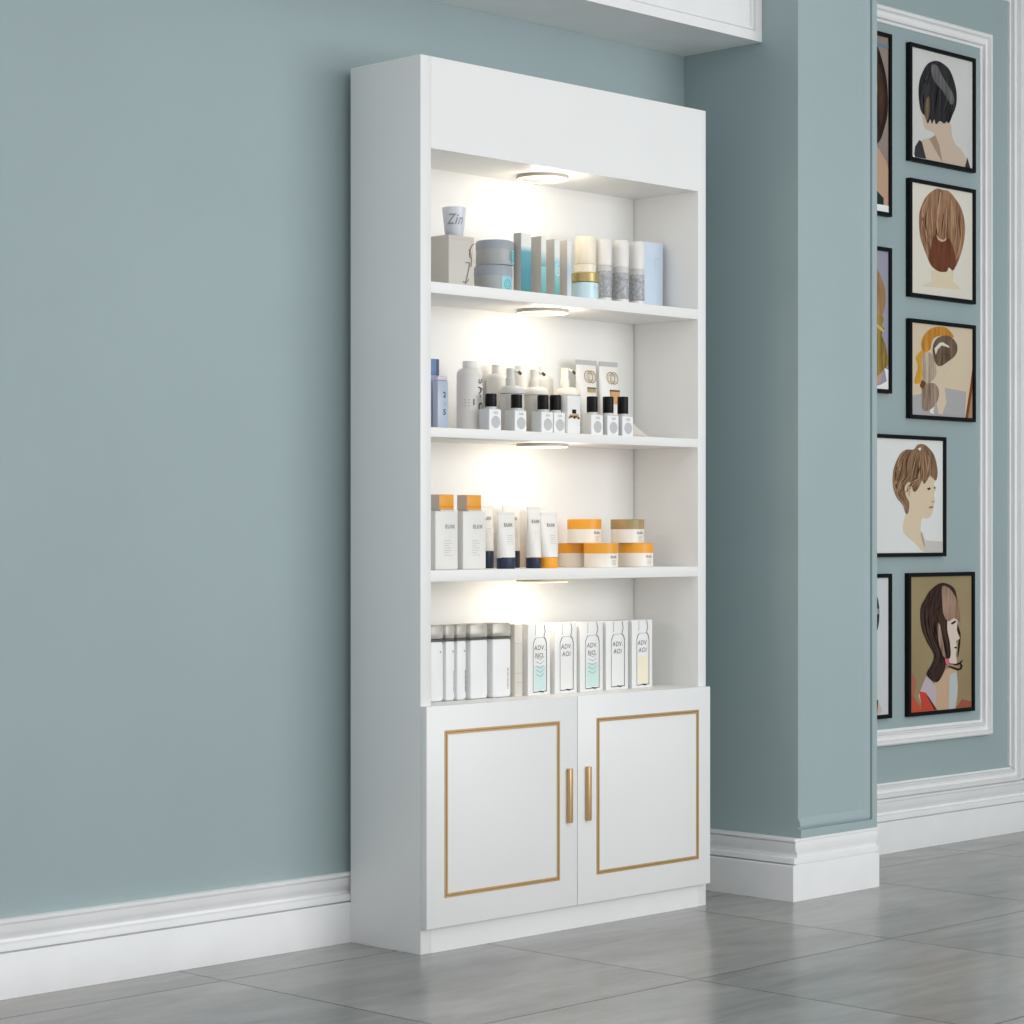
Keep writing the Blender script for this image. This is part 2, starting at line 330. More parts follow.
mb = MB(); mould_h(mb, PX0+.0004, PX1, .159, pm, PY, 0, -1); mould_v(mb, .159, 2.9, PX1, pm, PY, -1, 1, 0)
struct('trim_1', mb, wall_m)

# baseboards
bp_ = [(0, 0), (0, .0245), (.0885, .0245), (.0915, .0225), (.0925, .0125), (.0945, .0125), (.0955, .0215), (.107, .0205), (.1095, .0185), (.1115, .0065), (.117, .0055), (.122, .0085), (.127, .0125), (.134, .0145), (.147, .0155), (.1485, .0125), (.1505, .0125), (.1515, .019), (.157, .019), (.1585, .0165), (.1585, 0)]
def baseboard(name, path, k=1.0):
    """path = [(x, y)...] along the wall face, the room on the left-hand side when walking it; mitred corners"""
    P = [Vector(p) for p in path]; mb = MB(); rings = []
    for i, p in enumerate(P):
        ns = []
        for a, b in ((i-1, i), (i, i+1)):
            if a >= 0 and b < len(P):
                d = (P[b]-P[a]).normalized(); ns.append(Vector((d.y, -d.x)))
        nrm = ns[0] if len(ns) == 1 else (ns[0]+ns[1]) / (1 + ns[0].dot(ns[1]))
        rings.append([(p.x + nrm.x*t*k, p.y + nrm.y*t*k, h) for h, t in bp_])
    n = len(bp_)
    mb.add([v for r in rings for v in r], [(j*n+i, j*n+i+1, (j+1)*n+i+1, (j+1)*n+i) for j in range(len(rings)-1) for i in range(n-1)] + [tuple(range(n)), tuple((len(rings)-1)*n+i for i in range(n-1, -1, -1))])
    return struct(name, mb, trim_w)
baseboard('baseboard_back', [(-4, WY), (1.178, WY)])
rings = []
for bx_, by_, kx, ky in ((PX0, WY-.001, -1.3, 0), (PX0, PY-.002, -1.3, -.3), (PX1, PY-.002, .4, -.3), (PX1, WY-.026, .4, 0)):
    rings.append([(bx_ + kx*t, by_ + ky*t, h) for h, t in bp_])
n = len(bp_); mb = MB()
mb.add([v for r in rings for v in r], [(j*n+i, j*n+i+1, (j+1)*n+i+1, (j+1)*n+i) for j in range(3) for i in range(n-1)])
struct('baseboard_pillar', mb, trim_w)
baseboard('baseboard_gallery', [(1.5525, WY), (5, WY)])

# white panel mouldings on the gallery wall
wm = [(0, 0), (0, .018), (.004, .022), (.013, .022), (.016, .010), (.020, .008), (.030, .010), (.033, .016), (.038, .017), (.0395, .007), (.047, .005), (.047, 0)]
def panel_frame(name, x0, x1, z0, z1):
    mb = MB()
    mould_h(mb, x0, x1, z0, wm, WY, 1, -1)
    mould_v(mb, z0, z1, x0, wm, WY, 1, 1, -1); mould_v(mb, z0, z1, x1, wm, WY, -1, 1, -1)
    r = [(h, p) for h, p in wm]
    n = len(r); a = [(x0 + h, WY-p, z1-h) for h, p in r]; b = [(x1 - h, WY-p, z1-h) for h, p in r]
    mb.add(a+b, [(i, i+1, n+i+1, n+i) for i in range(n-1)])
    return struct(name, mb, trim_w)
panel_frame('trim_2', 1.62, 2.664, .314, 2.481)
panel_frame('trim_3', 2.782-.0, 4.4, .215, 2.66) if False else None
# outer trim: runs along the top of the baseboard, turns up at its right end and back along the top
mb = MB()
om = [(0, 0), (0, .010), (.004, .012), (.005, .024), (.016, .025), (.019, .012), (.024, .009), (.034, .011), (.037, .018), (.043, .019), (.045, .008), (.05, .006), (.05, 0)]
mould_h(mb, PX1, 2.83, .1590, [(h*.88, p) for h, p in om], WY, 0, -1)
n_ = len(om)
mould_v(mb, .1590, 2.655, 2.83, [(h, p) for h, p in om], WY, -1, 1, -1)
a = [(PX1, WY-p, 2.655-h) for h, p in om]; b = [(2.83-h, WY-p, 2.655-h) for h, p in om]
mb.add(a+b, [(i, i+1, n_+i+1, n_+i) for i in range(n_-1)])
struct('trim_3', mb, trim_w)
# the flat white casing right of the trim
struct('shading_wall_right', MB().box(3.5, 3.6, -2.6, WY-.0005, 0, 2.9), wall_m)  # unseen wall added to block ambient light and darken the gallery wall
struct('trim_4', MB().box(2.831, 3.3, WY-.012, WY, .163, 2.9, bev=.003), trim_w)

# bulkhead over the shelving
mb = MB()
BX0, BY, BZ = -1.6, .008, 2.2055
mb.box(BX0, PX0-.001, BY, WY-.0005, BZ, 2.899)
f = [(0, 0), (.0, .013), (.024, .013), (.0255, .004), (.028, .004), (.0295, .009), (.036, .009), (.0375, .001), (.045, 0)]
mould_h(mb, BX0, PX0-.001, BZ, f, BY, 0, -1); mould_v(mb, BZ, 2.899, PX0-.001, f, BY, -1, 1, 0)
struct('ceiling_bulkhead', mb, trim_w)

# ------------------------------------------------------------------ cabinet
CW, CD, CH = .9885, .233, 2.0
cab = thing('display_cabinet', 'tall white display cabinet with lit open shelves and two gold-trimmed doors', 'cabinet')
IX0, IX1, BK = .0322, .958, .214
obj('side_panel', MB().box(0, IX0, 0, CD, .0, CH, bev=.0008), white, cab)
obj('side_panel', MB().box(IX1, CW, 0, CD, .0, CH, bev=.0008), white, cab)
obj('back_panel', MB().box(IX0+.0012, IX1-.0014, BK, CD-.001, .058, CH-.002), inner_w, cab)
obj('header_panel', MB().box(IX0, IX1, .0, .018, 1.795, CH-.0002), white, cab)
obj('top_panel', MB().box(IX0, IX1, .018, BK, CH-.02, CH-.0002), white, cab)
obj('shelf', MB().box(IX0, IX1, .018, BK, 1.795, 1.813), inner_w, cab)
SH = [(1.473, 1.498), (1.1515, 1.173), (.828, .853)]
for z0, z1 in SH: obj('shelf', MB().box(IX0, IX1, .0006, BK, z0, z1, bev=.0008), inner_w, cab)
obj('shelf', MB().box(IX0, IX1, .0006, BK, .529, .551), inner_w, cab)
obj('plinth', MB().box(IX0, IX1, .0, .02, 0, .0575), white, cab)
for x0, x1, hx0, hx1, gx0, gx1 in ((.0012, .4915, .4545, .4665, .0563, .4309), (.4940, .9835, .5195, .5315, .5596, .9379)):
    d = obj('door', MB().box(x0, x1, -.0185, -.0004, .0575, .5515, bev=.0008), white, cab)
    g = MB(); w = .0095; y0, y1 = -.0198, -.0183; z0, z1 = .1225, .4960
    for a, b_, c, e_ in ((gx0, gx1, z0, z0+w), (gx0, gx1, z1-w, z1), (gx0, gx0+w, z0+w, z1-w), (gx1-w, gx1, z0+w, z1-w)): g.box(a, b_, y0, y1, c, e_)
    k = .0038
    for a, b_, c, e_ in ((gx0+k, gx1-k, z0+k, z0+k+.0016), (gx0+k, gx1-k, z1-k-.0016, z1-k), (gx0+k, gx0+k+.0016, z0+k, z1-k), (gx1-k-.0016, gx1-k, z0+k, z1-k)): g.box(a, b_, y0-.0003, y1, c, e_, 1)
    obj('inlay_trim', g, [gold, gold_dark], d)
    h = MB(); cx = (hx0+hx1)/2; hs_ = .0
    h.box(cx-.0057, cx+.0057, -.0300, -.0186, .255, .383, bev=.0016)
    obj('handle', h, gold, d)
# downlights under header and shelves
puck = mat('lamp_housing', (176, 172, 163), .5)
glow = mat('lamp_ring', (255, 248, 232), .5, emit=(255, 226, 178), es=GLOW)
for z in (1.795, 1.473, 1.1515, .828):
    l = obj('downlight', MB().lathe([(.0, 0), (.0625, 0), (.0625, -.0068), (.0618, -.0075), (0, -.0075)], n=48), puck, cab, (.505, .108, z-.0002))
    obj('lamp_ring', MB().lathe([(.0530, -.0074), (.0614, -.0074), (.0614, -.0088), (.0530, -.0088), (.0530, -.0074)], n=48), glow, l)
    for q in range(4):
        a = math.pi/4 + q*math.pi/2
        li = bpy.data.lights.new('led', 'POINT'); li.energy = LED/4; li.color = (1.0, .89, .74); li.shadow_soft_size = 0.0
        lo = bpy.data.objects.new('led', li); COL.objects.link(lo); lo.location = (.505 + .034*math.cos(a), .078 + .034*math.sin(a), z-.046)

# ------------------------------------------------------------------ things on the shelves
plas = mat('white_plastic', (232, 230, 226), .4)
plas_g = mat('pale_grey_plastic', (205, 205, 202), .4)
paper = mat('white_card', (236, 236, 234), .55)
grey_card = mat('warm_grey_card', (205, 200, 192), .6)
ink = mat('dark_print', (62, 62, 62), .6)
ink_l = mat('grey_print', (150, 150, 150), .6)
black = mat('black_gloss_cap', (6, 5, 5), .45, spec=.25)
orange = mat('orange_cap', (240, 164, 42), .42)
navy = mat('navy_cap', (22, 38, 66), .38)
Z1, Z2, Z3, Z4 = 1.498, 1.173, .853, .551

# --- top shelf
t = thing('gift_box', 'square pale grey carton at left end of top shelf, tapered jar on it', 'box', (.1955, .1, Z1))
obj('carton', MB().box(-.0405, .0405, -.03, .03, 0, .122, bev=.002).box(-.0412, .0412, -.0307, .0307, .1115, .122, bev=.0015), grey_card, t)
g = MB()
def arc(cx, cz, r, a0, a1, n=9, e=1.0): return [(cx + r*math.cos(math.radians(a0+(a1-a0)*i/n)), cz + e*r*math.sin(math.radians(a0+(a1-a0)*i/n))) for i in range(n+1)]
g.strip(arc(.046, .082, .020, 100, 200, e=1.3), .0022, -.0312).strip(arc(.014, .068, .018, -30, 60, e=1.6), .0022, -.0312)
g.strip([(.012, .062), (.026, .062), (.024, .05), (.012, .012)], .0022, -.0312).strip(arc(.010, .03, .014, -120, -20), .0018, -.0312)
g.v = [(min(x, .0404), y, z) for x, y, z in g.v]
obj('print', g, mat('taupe_print', (120, 108, 92), .5), t)
t = thing('tapered_jar', 'small frosted tapered jar with script lettering, standing on the grey carton', 'jar', (.2015, .1, Z1+.122))
fro = mat('frosted_lilac', (222, 224, 232), .3)
obj('jar_body', MB().lathe([(0, 0), (.0195, 0), (.0208, .002), (.0215, .011), (.0222, .0125), (.0285, .067), (.0275, .068), (.026, .064), (0, .06)]), fro, t)
m1 = text_mb('Zin', .034, .001, .038, 0, wrap=(0, 0, .0262), wx=.8, shear=.35, thick=.0004)
wrapstrip(m1, [(-.016, .015), (.018, .017)], .0015, 0, 0, .0236)
def cone_fix(mb, r0, r1, z0, z1, eps=.0006):
    for i, (x, y, z) in enumerate(mb.v):
        a = math.atan2(x, -y); r = r0 + (r1-r0)*(z-z0)/(z1-z0) + eps; mb.v[i] = (r*math.sin(a), -r*math.cos(a), z)
cone_fix(m1, .0222, .0285, .0125, .067); t.rotation_euler.z = -.75
obj('lettering', m1, mat('slate_print', (150, 156, 166), .5), t)

tin_b = mat('grey_tin', (172, 175, 176), .42); tin_l = mat('blue_grey_lid', (158, 166, 175), .42); teal_p = mat('teal_print', (78, 170, 186), .5); pale_teal = mat('pale_teal_label', (150, 206, 214), .5)
def tin(label, x, z, h, l0, l1, rc):
    t = thing('round_tin', label, 'tin', (x, .112, z), 'grey tins stacked on the top shelf')
    r = .0455
    obj('tin_body', MB().lathe([(0, 0), (r-.002, 0), (r-.0008, .002), (r-.0008, h*.62), (0, h*.62)], n=56), tin_b, t)
    obj('lid', MB().lathe([(0, h*.62), (r, h*.62), (r, h-.006), (r-.002, h-.002), (r-.006, h-.0003), (0, h-.0002)], n=56), tin_l, t)
    g = MB()
    for k in range(12):
        x0, x1 = l0 + (l1-l0)*k/12, l0 + (l1-l0)*(k+1)/12
        rr = r+.0002; q = lambda X, Z: (rr*math.sin(X/rr), -rr*math.cos(X/rr), Z)
        g.add([q(x0, .003), q(x1, .003), q(x1, h*.6), q(x0, h*.6)], [(0,1,2,3)], 1)
    for rad, w in ((.0105, .0022), (.005, .0018)):
        wrapstrip(g, arc(rc, h*.32, rad, 0, 360, 22), w, 0, 0, r+.0005, 0)
    obj('label_print', g, [teal_p, pale_teal], t)
tin('blue-grey round tin, lower one of the stack on the top shelf', .342, Z1, .068, -.016, .022, .002)
tin('blue-grey round tin with ring emblem, upper one of the stack on the top shelf', .347, Z1+.068, .059, .012, .034, .016)

tside = mat('carton_grey_side', (196, 192, 186), .6)
def gradbox(label, x0, x1, y0, d, h, mfront, ring=None, tubef=False):
    t = thing('slim_carton', label, 'carton', ((x0+x1)/2, y0+d/2, Z1), 'teal slim cartons on the top shelf')
    w = x1-x0
    obj('carton', MB().box(-w/2, w/2, -d/2, d/2, 0, h, bev=.001), tside, t)
    f = MB(); f.box(-w/2+.0005, w/2-.0005, -d/2-.0009, -d/2, .001, h-.001)
    obj('front_panel', f, mfront, t)
    if ring:
        g = MB().strip(arc(w*.1, ring, w*.36, 60, 330, 18, e=2.1), .0024, -d/2-.0012).strip(arc(w*.18, ring, w*.16, 0, 360, 14, e=2), .0018, -d/2-.0012)
        obj('emblem', g, mat('pale_ring_print', (226, 240, 240), .5), t)
W_ = (236, 236, 232)
gA = zramp('teal_front_deep', [(0, (62, 136, 138)), (.35, (74, 142, 160)), (.70, (98, 168, 180)), (.80, W_)])
gB = zramp('teal_front_split', [(0, (78, 160, 158)), (.50, (150, 208, 210)), (.515, (100, 170, 172)), (.78, W_)])
gC = zramp('teal_front_soft', [(0, (76, 150, 148)), (.45, (146, 206, 204)), (.60, (150, 210, 216)), (.72, W_)])
gD = zramp('pale_blue_front', [(0, (206, 222, 228)), (.5, (180, 206, 218)), (.8, W_)])
gradbox('slim carton with widest deep teal front, next to the stacked tins', .392, .4265, .07, .025, .148, gA)
gradbox('tall slim carton with two-tone teal front, second from the tins', .4605, .4780, .07, .036, .146, gB)
gradbox('slim carton with teal front and pale ring emblem, third from the tins', .5065, .5255, .07, .031, .143, gC, ring=.07)
gradbox('narrow slim carton with pale blue front, fourth from the tins', .551, .5655, .07, .025, .145, gD)

cream = mat('cream_plastic', (240, 232, 212), .35)
t = thing('cream_bottle', 'tall cream cylindrical bottle behind the small gold-lidded jar', 'bottle', (.672, .122, Z1))
r = .0262
obj('bottle_body', MB().lathe([(0, 0), (r-.002, 0), (r, .002), (r, .098), (0, .098)]), cream, t)
obj('cap', MB().lathe([(0, .0995), (r-.0012, .0995), (r-.0004, .101), (r-.0004, .164), (r-.002, .167), (0, .167)]), cream, t)
obj('band', MB().lathe([(0, .098), (r+.0003, .098), (r+.0003, .0995), (0, .0995)]), mat('beige_ring', (200, 192, 172), .4), t)
t = thing('gold_lid_jar', 'low pale blue jar with gold lid in front of the cream bottle', 'jar', (.624, .078, Z1))
r = .0325
obj('jar_body', MB().lathe([(0, 0), (r-.002, 0), (r, .002), (r, .045), (r-.002, .0465), (0, .0465)]), mat('pale_aqua_glass', (200, 226, 236), .25), t)
obj('lid', MB().lathe([(0, .0475), (r, .0475), (r+.0004, .049), (r+.0004, .069), (r-.002, .071), (0, .071)]), gold_foil, t)
m1 = text_mb("' '", .02, .004, .028, 0, wrap=(0, 0, r+.0006)); obj('lettering', m1, ink_l, t)
glit = noisy('grey_glitter', (150, 152, 156), (190, 192, 196), (1, 1, 1), 160, 4, .4, 0)
for i, (x, r, h, lab) in enumerate(((.7175, .0188, .163, 'silver and white bottle directly right of the cream bottle'), (.778, .0208, .165, 'silver and white bottle, middle of three alike'), (.839, .0194, .167, 'silver and white bottle touching the pale blue carton'))):
    t = thing('glitter_bottle', lab, 'bottle', (x, .1, Z1), 'silver bottles on the top shelf')
    obj('bottle_body', MB().lathe([(0, 0), (r-.001, 0), (r, .002), (r, .018), (0, .018)]), plas, t)
    obj('glitter_wrap', MB().lathe([(0, .018), (r+.0001, .018), (r+.0001, .084), (0, .084)]), glit, t)
    obj('collar', MB().lathe([(0, .084), (r, .084), (r, .094), (r-.0012, .0955), (r-.0012, .099), (0, .099)]), plas_g, t)
    obj('cap', MB().lathe([(0, .099), (r, .099), (r, h-.003), (r-.002, h), (0, h)]), plas, t)
    g = MB(); random.seed(i)
    for q in range(3):
        wrapstrip(g, [(-.02 + .04*k/9, .030 + .018*q + .006*math.sin(k*1.3+q*2+i)) for k in range(10)], .0010, 0, 0, r+.0006)
    wrapstrip(g, [(-.02 + .04*k/7, .021 + .0015*(k % 2)) for k in range(8)], .0014, 0, 0, r+.0006)
    obj('squiggle_print', g, mat('mid_grey_print', (128, 130, 136), .5), t)
t = thing('pale_blue_carton', 'plain light blue carton at right end of the top shelf row', 'carton', (.905, .1265, Z1))
pb = noisy('pale_blue_card', (198, 214, 230), (206, 221, 235), (1, 1, 1), 12, 3, .5)
obj('carton', MB().box(-.0365, .0365, -.025, .025, 0, .172, bev=.0012), pb, t)
g = MB().strip(arc(.012, .120, .008, 40, 250, e=1.6), .0010, -.0254); obj('print', g, mat('blue_print', (162, 184, 208), .5), t)

# --- second shelf
t = thing('lavender_box', 'tall lavender pack with steel blue top at far left of second shelf', 'box', (.1525, .135, Z2))
obj('carton', MB().box(-.0195, .0195, -.015, .015, 0, .127, bev=.001), mat('lavender', (176, 178, 220), .45), t)
obj('cap', MB().box(-.0195, .0195, -.015, .015, .127, .165, bev=.001), mat('steel_blue', (104, 132, 168), .35), t)
obj('side_stripe', MB().box(.011, .0196, -.0154, .0, .127, .1645), mat('deep_blue', (62, 84, 124), .3), t)
t = thing('blue_tube_bottle', 'translucent light blue bottle in front of the lavender pack', 'bottle', (.1500, .088, Z2))
obj('bottle_body', MB().box(-.0175, .0165, -.005, .012, 0, .113, bev=.003), mat('powder_blue', (176, 188, 206), .3), t)
obj('cap', MB().box(-.0165, .0155, -.0042, .011, .113, .123, bev=.002), mat('lilac_cap', (206, 200, 216), .4), t)
m1 = text_mb('2', .018, .004, .080, -.0054, thick=.0004); m2 = text_mb('5', .018, .004, .040, -.0054, thick=.0004); m1.add(m2.v, m2.f); m3 = text_mb('/', .012, .004, .060, -.0054); m1.add(m3.v, m3.f)
obj('lettering', m1, ink, t)
pump_w = mat('matt_bottle', (226, 222, 216), .5)
def bottle(label, x, y, r, hb, rn, h, name='white_bottle', letter=False, z=Z2, m=None):
    t = thing(name, label, 'bottle', (x, y, z), 'white bottles at the back of the second shelf')
    pr = [(0, 0), (r-.003, 0), (r, .003), (r, hb-.55*r)]
    for k in range(1, 9):
        a = k/8*math.pi/2; pr.append((rn + .001 + (r-rn-.001)*math.cos(a), hb-.55*r + .55*r*math.sin(a)))
    pr += [(rn, hb+.001), (rn, hb+.002), (0, hb+.002)]
    obj('bottle_body', MB().lathe(pr), m or pump_w, t)
    obj('cap', MB().lathe([(0, hb+.002), (rn+.0005, hb+.002), (rn+.0005, h-.0015), (rn-.001, h), (0, h)]), plas, t)
    return t
t = bottle('large white bottle with dark curved lettering, beside the blue bottles', .277, .126, .0305, .149, .0160, .166, 'lettered_bottle'); t.rotation_euler.z = -.12
m1 = MB()
for s_, z in (('S', .118), ('A', .098), ('C', .060), ('-', .084)):
    q = text_mb(s_, .026, .011, z, 0, wrap=(0, 0, .0311), rot=-1.4, thick=.0003); m1.add(q.v, q.f)
q = text_mb('I', .02, -.010, .068, 0, wrap=(0, 0, .0311), thick=.0004); m1.add(q.v, q.f)
for k in range(3): wrapstrip(m1, [(-.034, .060+.007*k), (-.020, .060+.007*k)], .0008, 0, 0, .0311)
obj('lettering', m1, ink, t)
bottle('plain white screw-top bottle right behind the first black cap', .424, .181, .0262, .146, .0128, .168)
bottle('plain white wide-necked bottle between two pump heads', .506, .181, .0255, .118, .0152, .170)
bottle('white rounded bottle with slim neck behind the second pump', .582, .181, .0270, .150, .0088, .172)
def pump(label, x, y, r, hs, hn, m, nx=0):
    t = thing('pump_bottle', label, 'bottle', (x, y, Z2), 'pump bottles on the second shelf')
    obj('bottle_body', MB().lathe([(0, 0), (r-.004, 0), (r-.002, .002), (r-.002, hs-.021), (0, hs-.021)]), m, t)
    pr = [(0, hs-.020), (r, hs-.020), (r, hs-.017)]
    for k in range(1, 9):
        a = k/8*math.pi/2; pr.append((.010 + (r-.010)*math.cos(a), hs-.017 + .017*math.sin(a)))
    obj('shoulder', MB().lathe(pr + [(0, hs)]), m, t)
    p = obj('pump_head', MB().lathe([(0, hs-.002), (.0115, hs-.002), (.0115, hs+.016), (.0102, hs+.018), (.0095, hs+.019), (.0095, hn), (.0085, hn+.001), (0, hn+.001)], n=28), m, t, (nx, 0, 0))
    b = MB(); b.tube([(.004, -.002, hn-.003), (.012, -.004, hn-.003), (.019, -.006, hn-.006), (.024, -.008, hn-.010)], .0036, 10)
    nz = obj('nozzle', b, m, p)
    b = MB(); b.tube([(.0190, -.0068, hn-.0055), (.0265, -.0094, hn-.0118)], .0037, 10, 0)
    obj('nozzle_tip', b, ink, p)
pump('grey-white pump bottle behind the second black-capped bottle', .409, .1155, .0310, .115, .154, plas_g, -.006)
pump('white pump bottle behind the pair of black-capped bottles', .492, .1155, .0305, .115, .155, pump_w, -.007)
pump('cream pump bottle directly behind the bow-printed carton', .602, .1155, .0320, .119, .164, mat('ivory_plastic', (238, 234, 222), .4), -.010)
def squeeze(name, label, cat, x, y, z0, w, ry, h, capw, caph, mbody, mcap, group, band=None, crimp=.010):
    """soft tube standing on its cap: elliptical at the cap, pressed flat at the top"""
    t = thing(name, label, cat, (x, y, z0), group)
    n = 28; rings = []
    for i in range(9):
        f = i/8; z = caph + .0015 + (h-crimp-caph-.0015)*f
        a = (w/2)*(.88 + .12*min(1, f*2.2)); b = ry*(1-f)**.8 + .0011
        rings.append([(a*math.cos(2*math.pi*k/n), b*math.sin(2*math.pi*k/n), z) for k in range(n)])
    obj('tube_body', MB().loft(rings), mbody, t)
    obj('crimp', MB().box(-w/2, w/2, -.0011, .0011, h-crimp, h), band or mbody, t)
    obj('cap', MB().lathe([(0, 0), (capw/2-.001, 0), (capw/2, .0015), (capw/2, caph-.001), (capw/2-.001, caph), (0, caph)], sq=min(1, (ry*1.15)/(capw/2))), mcap, t)
    return t
def tube_y(f, ry): return -(ry*(1-f)**.8 + .0011)
band_g = mat('silver_crimp', (188, 190, 190), .4)
for x, w, lab, gc in ((.7255, .074, 'white tube with gold ring logo and small gold label, left of the pair', 0), (.8085, .068, 'white tube with gold ring logo and copper label, right of the pair', 1)):
    t = squeeze('logo_tube', lab, 'tube', x, .168, Z2, w, .020, .194, w*.8, .03, mat('soft_white', (238, 236, 232), .4), plas, 'ring logo tubes on the second shelf', band_g, .012)
    g = MB(); y = -.0135
    for dx in (-.0060, .0060):
        g.strip(arc(.008+dx, .153, .0145, 0, 360, 24), .0026, y); g.strip(arc(.008+dx, .153, .0095, 30, 300, 16), .0014, y)
    for i, v in enumerate(g.v): g.v[i] = (v[0], tube_y(max(0, (v[2]-.0315)/(.182-.0315)), .020) - .0004, v[2])
    obj('logo', g, mat('logo_gold', (170, 146, 96), .5), t)
    g = MB()
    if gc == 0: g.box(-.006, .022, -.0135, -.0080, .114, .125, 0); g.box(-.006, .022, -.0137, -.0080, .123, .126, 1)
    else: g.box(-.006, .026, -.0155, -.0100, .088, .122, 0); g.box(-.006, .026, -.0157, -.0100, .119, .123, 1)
    obj('gold_label', g, [mat('copper_label', (208, 160, 106), .4) if gc else gold_foil, mat('label_dark_edge', (66, 46, 24), .5)], t)  # second material: dark brown strip along the label's top edge
# seven small square glass bottles with black caps
cap_x = [.2905, .376, .4665, .509, .640, .698, .752]
labs = ['black-capped small square bottle furthest left in the front row', 'black-capped small square bottle, second from the left of the row', 'black-capped small square bottle, left one of the touching pair', 'black-capped small square bottle next to the bow-printed carton, touching its twin',
        'black-capped small square bottle just right of the bow-printed carton', 'black-capped small square bottle, second from the right of the row', 'black-capped small square bottle at right end beside the lying tube']
bx = [(.265, .305), (.350, .390), (.4405, .481), (.4835, .5105), (.615, .658), (.673, .715), (.728, .7685)]
glassw = mat('milky_glass', (214, 216, 216), .2)
lab_w = mat('bright_label', (240, 240, 240), .5); lab_c = mat('grey_spot', (188, 190, 192), .5)
for i, ((x0, x1), lb) in enumerate(zip(bx, labs)):
    if i == 3: x1 = .5225
    t = thing('cosmetic_bottle', lb, 'bottle', ((x0+x1)/2, .0665, Z2), 'black capped bottles in the front row of the second shelf')
    w = x1-x0
    obj('bottle_body', MB().box(-w/2, w/2, -.0165, .0165, 0, .0525, bev=.0025), glassw, t)
    obj('neck', MB().lathe([(0, .0525), (.0135, .0525), (.0135, .0575), (0, .0575)], cx=cap_x[i]-(x0+x1)/2, cy=.0025, n=24), plas_g, t)
    ch = .088 + .002*i
    obj('cap', MB().lathe([(0, .0575), (.0132, .0575), (.0135, .0585), (.0135, ch-.0015), (.0122, ch), (0, ch)], cx=cap_x[i]-(x0+x1)/2, cy=.0025, n=32), black, t)
    g = MB().box(-w/2+.001, w/2-.001, -.0170, -.0160, .003, .050)
    obj('label_plate', g, lab_w, t)
    g = MB(); a = arc(.002, .0215, .0145, 0, 360, 28); g.add([(x, -.0173, z) for x, z in a[:-1]], [tuple(range(28))], 0)
    q = text_mb('SAS', .0085, .002, .043, -.0173, thick=.0001); g.add(q.v, q.f, 1)
    obj('label_print', g, [lab_c, ink_l], t)
t = thing('bow_carton', 'white carton printed with a small gold and black bow', 'carton', (.540, .062, Z2))
obj('carton', MB().box(-.0165, .0275, -.02, .02, 0, .0925, bev=.001), paper, t)
g = MB(); y = -.0206
g.strip([(-.010, .044), (.022, .046)], .007, y, 0); g.strip([(-.014, .039), (.000, .043)], .005, y, 0); g.strip([(.010, .043), (.0245, .039)], .005, y, 0)
g.strip([(-.001, .055), (.013, .055)], .010, y-.0002, 1); g.strip([(.003, .041), (.010, .041)], .006, y-.0003, 1); g.strip([(.019, .040), (.0245, .040)], .004, y-.0003, 1)
obj('bow_print', g, [mat('bow_gold', (196, 150, 100), .4), black], t)
t = thing('lying_tube', 'small beige tube lying flat at the right end of the row', 'tube', (.826, .088, Z2))
rings = []; n = 20
for i in range(8):
    f = i/7; x = -.036 + .074*f; rz = .0235*(1-f) + .0006; ry = .013 + .004*f
    rings.append([(x, ry*math.cos(2*math.pi*k/n), rz + rz*math.sin(2*math.pi*k/n)) for k in range(n)])
obj('tube_body', MB().loft(rings), mat('beige_tube', (214, 206, 196), .45), t)
rings = [[(x, .0125*math.cos(2*math.pi*k/n), .0205 + .0125*math.sin(2*math.pi*k/n)) for k in range(n)] for x in (-.046, -.0362)]
obj('cap', MB().loft(rings), plas, t)

# --- third shelf
brand = 'EUIX'
for x0, x1, lab, cx in ((.113, .185, 'rectangular white bottle with orange cap, furthest left on the third shelf', .157), (.201, .276, 'rectangular white bottle with orange cap beside the navy-capped tubes', .246)):
    t = thing('orange_cap_bottle', lab, 'bottle', ((x0+x1)/2, .093, Z3), 'orange capped bottles on the third shelf')
    w = x1-x0; c = cx-(x0+x1)/2
    obj('bottle_body', MB().box(-w/2, w/2, -.023, .023, 0, .134, bev=.003), plas, t)
    obj('neck', MB().box(c-.022, c+.022, -.0175, .0175, .134, .1375), plas_g, t)
    k = obj('cap', MB().box(c-.0225, c+.0235, -.0135, .019, .1375, .172, bev=.001), orange, t)
    obj('cap_side', MB().box(c-.0231, c-.0223, -.0125, .0192, .1375, .1715), mat('cap_grey_side', (206, 196, 186), .5), k)
    obj('cap_seam', MB().box(c-.0222, c+.0237, -.0137, .0192, .144, .1448), mat('dark_orange', (190, 116, 30), .5), k)
    q = text_mb(brand, .0125, .010, .098, -.0234, wx=1.05, thick=.0001); obj('lettering', q, ink, t)
    g = MB()
    for j in range(7): g.strip([(-.008, .066-.0055*j), (.012 + .006*math.sin(j*2.3), .066-.0055*j)], .0011, -.0234)
    obj('small_print', g, mat('faint_print', (190, 192, 194), .6), t)
tw = mat('tube_white', (234, 231, 226), .42)
